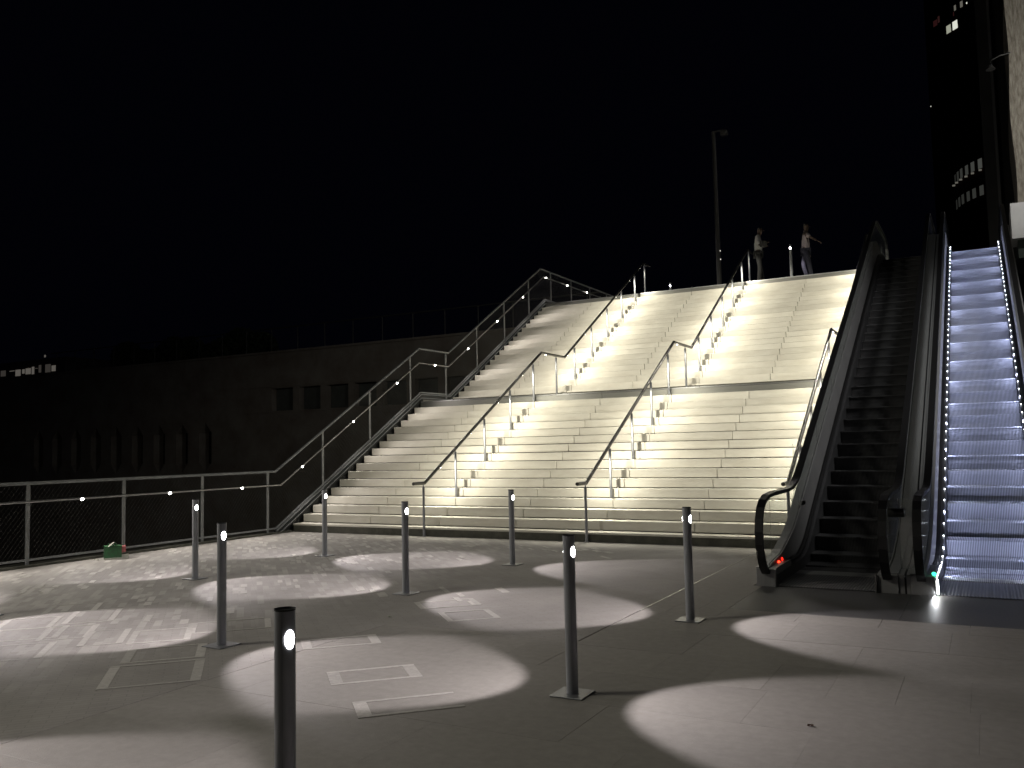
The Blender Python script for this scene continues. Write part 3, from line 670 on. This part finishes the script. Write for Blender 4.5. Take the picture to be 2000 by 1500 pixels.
def person(loc, rotz, label, pose, shirt, trou, h=1.72):
    t = empty('person', label, 'person', loc); t.rotation_euler = (0, 0, rotz); s = h/1.75
    # person faces +Y in local space
    J = {'pel': (0,0,.96), 'waist': (0,.0,1.10), 'chest': (0,.02,1.32), 'neck': (0,.02,1.47), 'jaw': (0,.045,1.56), 'head': (0,.04,1.65), 'top': (0,.03,1.73)}
    if pose == 'phone':
        J['jaw'] = (0,.07,1.55); J['head'] = (0,.08,1.63); J['top'] = (0,.08,1.715)
        arms = {'shl': (.17,.0,1.41), 'ell': (.25,.02,1.14), 'wrl': (-.02,.20,1.17), 'shr': (-.17,.0,1.41), 'elr': (-.25,.02,1.14), 'wrr': (.03,.22,1.21)}
        legs = {'hl': (.09,0,.90), 'kl': (.11,.03,.50), 'al': (.10,-.02,.09), 'tl': (.12,.15,.04), 'hr': (-.09,0,.90), 'kr': (-.10,.06,.50), 'ar': (-.11,.10,.09), 'tr': (-.13,.27,.04)}
    else:
        arms = {'shl': (.17,0,1.41), 'ell': (.24,.14,1.27), 'wrl': (.21,.32,1.16), 'shr': (-.17,.0,1.41), 'elr': (-.22,-.03,1.13), 'wrr': (-.20,.08,.92)}
        legs = {'hl': (.09,0,.90), 'kl': (.11,.08,.50), 'al': (.10,.14,.09), 'tl': (.12,.30,.04), 'hr': (-.09,0,.90), 'kr': (-.10,-.08,.52), 'ar': (-.10,.04,.09), 'tr': (-.11,.20,.04)}
    J.update(arms); J.update(legs); K = list(J); V = [tuple(c*s for c in J[k]) for k in K]; I = {k: i for i, k in enumerate(K)}
    E = [('pel','waist'),('waist','chest'),('chest','neck'),('neck','jaw'),('jaw','head'),('head','top'),('chest','shl'),('shl','ell'),('ell','wrl'),('chest','shr'),('shr','elr'),('elr','wrr'),('pel','hl'),('hl','kl'),('kl','al'),('al','tl'),('pel','hr'),('hr','kr'),('kr','ar'),('ar','tr')]
    Rr = {'pel': (.13,.10), 'waist': (.13,.105), 'chest': (.155,.115), 'neck': .052, 'jaw': (.062,.07), 'head': (.078,.09), 'top': (.05,.06), 'shl': .055,'ell': .042,'wrl': .028,'shr': .055,'elr': .042,'wrr': .028,'hl': .082,'kl': .055,'al': .04,'tl': .038,'hr': .082,'kr': .055,'ar': .04,'tr': .038}
    def sub_skin(name, m, keys, edges, grow, root, extra=None, par=t):
        ks = list(keys); vs = [V[I[k]] for k in ks]; ix = {k: i for i, k in enumerate(ks)}
        ra = []
        for k in ks:
            r = Rr[k]; r = r if isinstance(r, tuple) else (r, r); gq = grow if not extra or k not in extra else extra[k]
            ra.append(tuple((a+gq)*s for a in r))
        return skin(name, m, vs, [(ix[a], ix[b]) for a, b in edges if a in ix and b in ix], ra, par, ix[root])
    body_ = sub_skin('body', SKIN, K, E, 0, 'pel')
    sub_skin('shirt', shirt, ['pel','waist','chest','neck','shl','ell','shr','elr'] , E, .018, 'waist', {'neck': .008})
    sub_skin('trousers', trou, ['pel','hl','kl','al','hr','kr','ar'], E, .014, 'pel', {'al': .022, 'ar': .022})
    for a_, b__ in (('al','tl'),('ar','tr')): skin('shoe', SHOE, [V[I[a_]][:2]+(.045,), V[I[b__]][:2]+(.035,)], [(0,1)], [.046,.040], t)
    hx, hy, hz = V[I['head']]
    skin('hair', HAIR, [(hx, hy-.03, hz-.02), (hx, hy-.01, hz+.05), (hx, hy+.02, hz+.065)], [(0,1),(1,2)], [(.08,.07),(.075,.07),(.05,.04)], t)
    # face: nose, eyes, ears
    f = MB(); f.tube([(hx, hy+.085, hz+.0), (hx, hy+.105, hz-.03)], [.008,.014], 6)
    for s_ in (-1, 1): f.tube([(hx+s_*.078, hy, hz-.01), (hx+s_*.088, hy-.01, hz-.01)], [.02,.016], 8)
    f.build('face_detail', SKIN, t, origin=(0,0,0))
    # hands with five fingers
    for side, w_, e_ in ((1,'wrl','ell'), (-1,'wrr','elr')):
        wv = Vector(V[I[w_]]); d = (wv-Vector(V[I[e_]])).normalized(); a = d.cross(Vector((0,0,1)))
        a = a.normalized() if a.length > .1 else Vector((1,0,0)); nrm = a.cross(d)
        vs = [wv, wv+d*.05]; ed = [(0,1)]; ra = [(.026,.018),(.034,.016)]
        for k in range(4):
            o_ = a*((k-1.5)*.02); L_ = (.07,.08,.075,.06)[k]; i0 = len(vs)
            vs += [wv+d*.085+o_, wv+d*(.085+L_*.5)+o_-nrm*.008, wv+d*(.085+L_)+o_-nrm*.025]; ed += [(1,i0),(i0,i0+1),(i0+1,i0+2)]; ra += [.009,.0085,.007]
        i0 = len(vs); vs += [wv+d*.04-a*side*.035, wv+d*.075-a*side*.05]; ed += [(1,i0),(i0,i0+1)]; ra += [.010,.008]
        skin('hand', SKIN, [tuple(v) for v in vs], ed, ra, t, 0, 1)
    return t
p1 = person((-5.52, 25.1, ZT), math.radians(-75), 'person in white shirt and dark trousers looking down, standing by the middle handrail top', 'phone', SHIRT, TROU, 1.70)
p2 = person((-4.28, 25.55, ZT), math.radians(-80), 'person in a pale shirt and jeans, one arm held out, right of the bright bollard', 'reach', SHIRT2, JEAN, 1.72)
bag = MB().obox((-5.30, 24.80, ZT+1.10), ((.5,.8,0),(-.8,.5,0),(0,0,1)), (.10,.06,.09)); tag(bag.build('shoulder_bag', BAG, None, origin=(-5.30,24.80,ZT+1.1), bevel=.02), 'dark bag held against the chest of the person by the handrail', 'bag')

# =================================================================== BACKDROP: concrete wall at left
wall = empty('retaining_wall', 'long dark concrete wall with pointed slits and a railing, beyond the fence', 'wall', (-30, 30, -5))
WY = 30.0; WT = 6.2
# front face with openings for slits and windows: built as strips
slits = [-33.57-1.66*i for i in range(9)]
wins = [(-29.19,-27.89), (-27.5,-26.25), (-25.9,-24.65), (-24.3,-23.1), (-22.75,-21.5), (-21.1,-19.9), (-19.5,-18.3)]
q = MB(); x = -75
q.box(-75, -12.4, WY, WY+.6, 4.55, WT); 
zc = 3.5
q.box(-75, -12.4, WY, WY+.6, 3.12, zc)
px = -75
for a, b_ in wins:
    q.box(px, a, WY, WY+.6, zc, 4.55); px = b_
q.box(px, -12.4, WY, WY+.6, zc, 4.55)
px = -75
for s_ in sorted(slits):
    q.box(px, s_-.42, WY, WY+.6, .65, 3.12)
    for z0, z1, sg in ((.65, 1.15, 1), (2.6, 3.12, -1)):     # triangular fillets make the points
        for m_ in (-1, 1):
            za, zb = (z0, z1) if sg > 0 else (z1, z0)
            q.add([(s_+m_*.42, WY, za), (s_, WY, za), (s_+m_*.42, WY, zb), (s_+m_*.42, WY+.6, za), (s_, WY+.6, za), (s_+m_*.42, WY+.6, zb)], [(0,1,2),(3,5,4),(0,3,4,1),(1,4,5,2),(0,2,5,3)])
    px = s_+.42
q.box(px, -12.4, WY, WY+.6, .65, 3.12)
q.box(-75, -12.4, WY, WY+.6, -5, .65)
q.build('wall_face', WALLC, wall)
MB().box(-75, -12.4, WY+.7, WY+.8, -5, 5.5).build('recess_back', mat('dark recess', (.02,.02,.02), .9), wall)
for a, b_ in wins: MB().box(a+.03, b_-.03, WY+.28, WY+.31, zc+.03, 4.52).build('window_shutter', mat('weathered grey shutter', (.14,.15,.14), .8, noise=1, nscale=3), wall)
for z in (4.62, 3.42): MB().box(-31, -17.8, WY-.04, WY-.003, z, z+.06).build('string_course', WALLC, wall)
MB().box(-75, -12.4, WY-.08, WY+.7, WT+.003, WT+.10).build('coping', WALLC, wall)
MB().tube([(-46, WY+.1, 7.42), (-12.5, WY+.1, 7.36)], .03, 6).build('top_railing', CABLE, wall)
x = -45.5
while x < -12.6:
    MB().tube([(x, WY+.1, WT+.1), (x, WY+.1, 7.40)], .026, 6).build('railing_post', CABLE, wall); x += 1.62
tag(MB().box(-75, -12.4, WY+.8, 60, -5, WT-.05).build('upper_ground_left', EARTH), kind='structure')
# hedge and tree mass behind the railing
def leaf_cloud(name, label, cat, blobs, n, m, leaf=.16, seed=3, kind=None, grp=None):
    r = random.Random(seed); q = MB()
    for _ in range(n):
        bx_, by_, bz_, rx, ry, rz = r.choice(blobs)
        while True:
            v = Vector((r.uniform(-1,1), r.uniform(-1,1), r.uniform(-1,1)))
            if v.length < 1: break
        v = v.normalized()*(v.length**.4); c = Vector((bx_+v.x*rx, by_+v.y*ry, bz_+v.z*rz))
        a = Vector((r.uniform(-1,1), r.uniform(-1,1), r.uniform(-1,1))).normalized(); b_ = a.orthogonal().normalized(); s_ = leaf*r.uniform(.5,1.2)
        q.add([c-a*s_, c+b_*s_*.5, c+a*s_, c-b_*s_*.5], [(0,1,2,3)])
    return q
LEAF = mat('dark foliage', (.045,.06,.03), .8, noise=1, nscale=2, var=(.02,.03,.015))
bush = empty('ivy_hedge', 'dim overgrown hedge behind the railing on the far concrete wall', 'hedge', (-36, 33, WT))
leaf_cloud('f', '', '', [(-33+ -1.3*i, 33.0, 6.9+.35*math.sin(i*1.7), 1.2, .6, .95) for i in range(9)], 9000, LEAF).build('foliage', LEAF, bush)
sq = MB()
for i in range(9): sq.tube([(-33-1.3*i, 33, 6.1), (-33-1.3*i+.1, 33, 7.2)], [.05,.02], 5)
sq.build('stem', mat('dark bark', (.05,.04,.03), .9), bush)
# far lit building at left edge
fb = empty('distant_building', 'low distant building with a broken row of lit windows at the left edge', 'building', (-110, 70, -5))
MB().box(-125, -104, 70, 82, -5, 14.6).build('wall', WALLC, fb)
LW = emit('pale lit window', (.9,.82,.72), .10); LW2 = emit('dim lit window', (.9,.8,.7), .035)
r = random.Random(5); x = -118.0
while x < -106:
    wd = r.choice((.5,.8,1.1)); MB().box(x, x+wd, 69.95, 69.99, 12.7+r.uniform(-.1,.75), 13.7+r.uniform(-.25,.15)).build('lit_window', r.choice((LW, LW, LW2)), fb); x += wd+r.choice((.25,.4,.9))
MB().box(-108.4, -108.1, 69.94, 69.99, 14.8, 15.1).build('roof_lamp', LW, fb)

# =================================================================== BACKDROP: towers at right
K = 2.286
def T(s, z, az=math.radians(-45.6), n=0.0):    # point on tower face
    u = Vector((math.sin(az), math.cos(az), 0)); nn = Vector((-u.y, u.x, 0))
    p_ = Vector((.99*K, 160, 0))+u*(s*K)+nn*n; return Vector((p_.x, p_.y, EYE+(z-EYE)*K))
tower = empty('brick_tower', 'very dark red brick tower with a few lit windows near the top', 'tower', (2.2, 160, 0))
RB = mat('dark red brick', (.10,.035,.03), .9, noise=1, nscale=.5)
u = Vector((math.sin(math.radians(-45.6)), math.cos(math.radians(-45.6)), 0)); nn = Vector((u.y, -u.x, 0))
c0 = Vector((2.263, 160, 0)); L_ = 4.96*K
P = [c0, c0+u*L_, c0+u*L_+nn*22, c0+nn*22]
MB().add([(p_.x, p_.y, 0) for p_ in P]+[(p_.x, p_.y, 98) for p_ in P], [(0,1,2,3),(4,7,6,5),(0,4,5,1),(1,5,6,2),(2,6,7,3),(3,7,4,0)]).build('wall', RB, tower)
def twin(par, s0, s1, z0, z1, m, az=math.radians(-45.6), name='window', d=.06):
    a = T(s0, z0, az); b_ = T(s1, z0, az); c = T(s1, z1, az); e = T(s0, z1, az)
    uu = Vector((math.sin(az), math.cos(az), 0)); n_ = Vector((-uu.y, uu.x, 0))*d
    fr = MB().add([a, b_, c, e, a+n_, b_+n_, c+n_, e+n_], [(0,1,2,3),(4,7,6,5),(0,4,5,1),(1,5,6,2),(2,6,7,3),(3,7,4,0)])
    return fr.build(name, m, par)
WB = emit('bright lit window', (.95,.97,.85), .75); WM = emit('medium lit window', (.95,.9,.75), .12); WR = emit('reddish curtained window', (.5,.14,.14), .04); WD = emit('dim window', (.6,.6,.5), .035); WX = mat('unlit window glass', (.02,.02,.025), .2)
twin(tower, 2.42, 2.84, 32.15, 32.75, emit('warm lit window', (.8,.82,.65), .38)); twin(tower, 1.78, 2.24, 32.15, 32.78, WB)
twin(tower, 1.84, 2.0, 33.55, 33.95, WM); twin(tower, 1.2, 1.42, 33.5, 33.95, WM); twin(tower, 2.05, 2.12, 33.2, 33.5, WR); twin(tower, .78, .86, 33.5, 33.62, WB)
twin(tower, 3.45, 3.62, 33.4, 33.9, emit('dusky red window', (.4,.15,.14), .055)); twin(tower, 3.7, 4.08, 33.3, 33.75, WR)
for i in range(5):
    for j in range(12):
        z = 22+j*.95
        twin(tower, .6+i*.85, .95+i*.85, z, z+.55, WX, d=.04)
twin(tower, 4.80, 4.84, 27.25, 27.33, WB)
rnd = empty('round_building', 'curved dark building with two rows of dim windows above the running escalator', 'building', (0, 140, 0))
q = MB(); cx_, cy_, rad = 11.5, 152, 14.0; n = 40; vs = []
for i in range(n+1):
    a = math.radians(175+i*(95/n)); vs.append((cx_+rad*math.cos(a), cy_+rad*math.sin(a)))
q.add([(x, y, 0) for x, y in vs]+[(x, y, 47) for x, y in vs]+[(cx_, cy_, 0), (cx_, cy_, 47)], [(i, i+1, n+2+i, n+1+i) for i in range(n)]+[tuple(list(range(n+1, 2*n+2))+[2*n+3])])
q.build('wall', RB, rnd)
for row, zz in enumerate((36.9, 40.9)):
    for i in range(9):
        a = math.radians(192+i*6.2); w2 = math.radians(1.5); r2 = rad+.06
        P = [(cx_+r2*math.cos(a-w2), cy_+r2*math.sin(a-w2)), (cx_+r2*math.cos(a+w2), cy_+r2*math.sin(a+w2))]
        lit = (emit('w%d' % i, (.75,.78,.7), .02+.08*(i/8) if row else .02+.035*(i/8)))
        m_ = MB().add([(P[0][0],P[0][1],zz),(P[1][0],P[1][1],zz),(P[1][0],P[1][1],zz+1.45),(P[0][0],P[0][1],zz+1.45)], [(0,1,2,3)])
        o = m_.build('window', lit, rnd); md = o.modifiers.new('thick', 'SOLIDIFY'); md.thickness = .05
        if row or i > 6: MB().box(P[1][0]-.5, P[1][0]-.1, P[1][1]-.08, P[1][1]-.03, zz-.45, zz-.2).build('sill_lamp', WM, rnd)
# dark slab building and column right of the tower
pier = empty('dark_column', 'tall dark column with a faint vertical edge right of the brick tower', 'column', (.8, 40, ZT))
CON = mat('dark grey cladding', (.09,.09,.088), .7, noise=1, nscale=1, var=(.06,.06,.06))
MB().box(.50, .92, 40, 41, ZT, 26).build('column_shaft', CON, pier); MB().box(.92, 1.02, 39.9, 41, ZT, 26).build('edge_trim', mat('pale grey trim', (.2,.2,.2), .5), pier)
MB().box(1.03, 3.5, 40.4, 48, ZT, 30).build('back_wall', mat('near black wall', (.045,.045,.042), .8, noise=1, nscale=1), pier)
stone = empty('stone_building', 'pale stone clad building with rough vertical texture at the right edge', 'building', (1.2, 30, ZT))
STN = mat('rough pale stone cladding', (.27,.255,.22), .9, noise=1.3, nscale=6.5, var=(.12,.105,.085), bump=.8, bscale=7, stretch=(2.6, 2.6, .5))
q = MB(); n = 24; vs = []
for i in range(n+1):
    z = 8.55+(16.5-8.55)*i/n; xe = 1.17+.03*math.sin(i*.55)+.05*((i/n-.35)**2)*3
    vs += [(xe, 30, z), (6, 30, z), (xe+.05, 34, z)]
for i in range(n): q.add([vs[3*i], vs[3*i+1], vs[3*i+4], vs[3*i+3]], [(0,1,2,3)]); q.add([vs[3*i], vs[3*i+3], vs[3*i+5], vs[3*i+2]], [(0,1,2,3)])
q.build('stone_cladding', STN, stone)
MB().box(.97, 6, 29.6, 31, 7.45, 8.52).build('white_fascia', mat('white painted fascia', (.62,.63,.64), .5, noise=.5, nscale=2), stone)
MB().box(1.12, 6, 29.9, 31, ZT, 7.44).build('shopfront', mat('dark green grey glass front', (.035,.045,.038), .3), stone)
gl = empty('gooseneck_lamp', 'small unlit lamp on a bent arm reaching left from the stone building', 'wall lamp', (1.2, 30, 12.9))
MB().tube([(1.25,29.9,13.25), (.95,29.9,13.22), (.72,29.9,13.13), (.70,29.9,12.98)], .022, 8).build('arm', STRING, gl)
MB().tube([(.70,29.9,12.98), (.70,29.9,12.84)], [.05,.14], 14).build('lamp_shade', MAST, gl)

# pole lamps added outside the view as fill for fence, wall, panels and stone
def fill_lamp(loc, h, label, pw, col, aimv, rad=.18, cone=150):
    t = empty('fill_lamp', label, 'added fill lamp', loc, 'added fill lamps out of view')
    x, y, z = loc
    MB().tube([(x,y,z), (x,y,z+h)], [.08,.05], 12).build('pole', FENM, t)
    MB().tube([(x,y,z+h-.1), (x,y,z+h+.05)], [.06,.16], 16).build('lamp_head', FENM, t)
    MB().tube([(x,y,z+h-.14), (x,y,z+h-.10)], .12, 16).build('lamp_lens', emit('fill lamp lens', col, 12), t)
    l = spot_data('fill_light', pw, col, cone, .6, rad); o = inst('fill_light', l, t, (0, 0, h-.22)); aim(o, aimv)
fill_lamp((-10.5, .6, 0), 10.0, 'added fill lamp out of view, on the forecourt left of the viewer', 1350, (1, .955, .81), (.25, .35, -.9), rad=.9, cone=175)
fill_lamp((3.1, 13.0, 0), 7.5, 'added fill lamp out of view, right of the running escalator', 900, (1, .98, .95), (-.72, .38, -.55), rad=.4, cone=84)
fill_lamp((3.2, 25.6, ZT), 5.2, 'added fill lamp out of view, on the terrace right of the running escalator', 1150, (1, .96, .88), (-.30, .85, .25), cone=150)
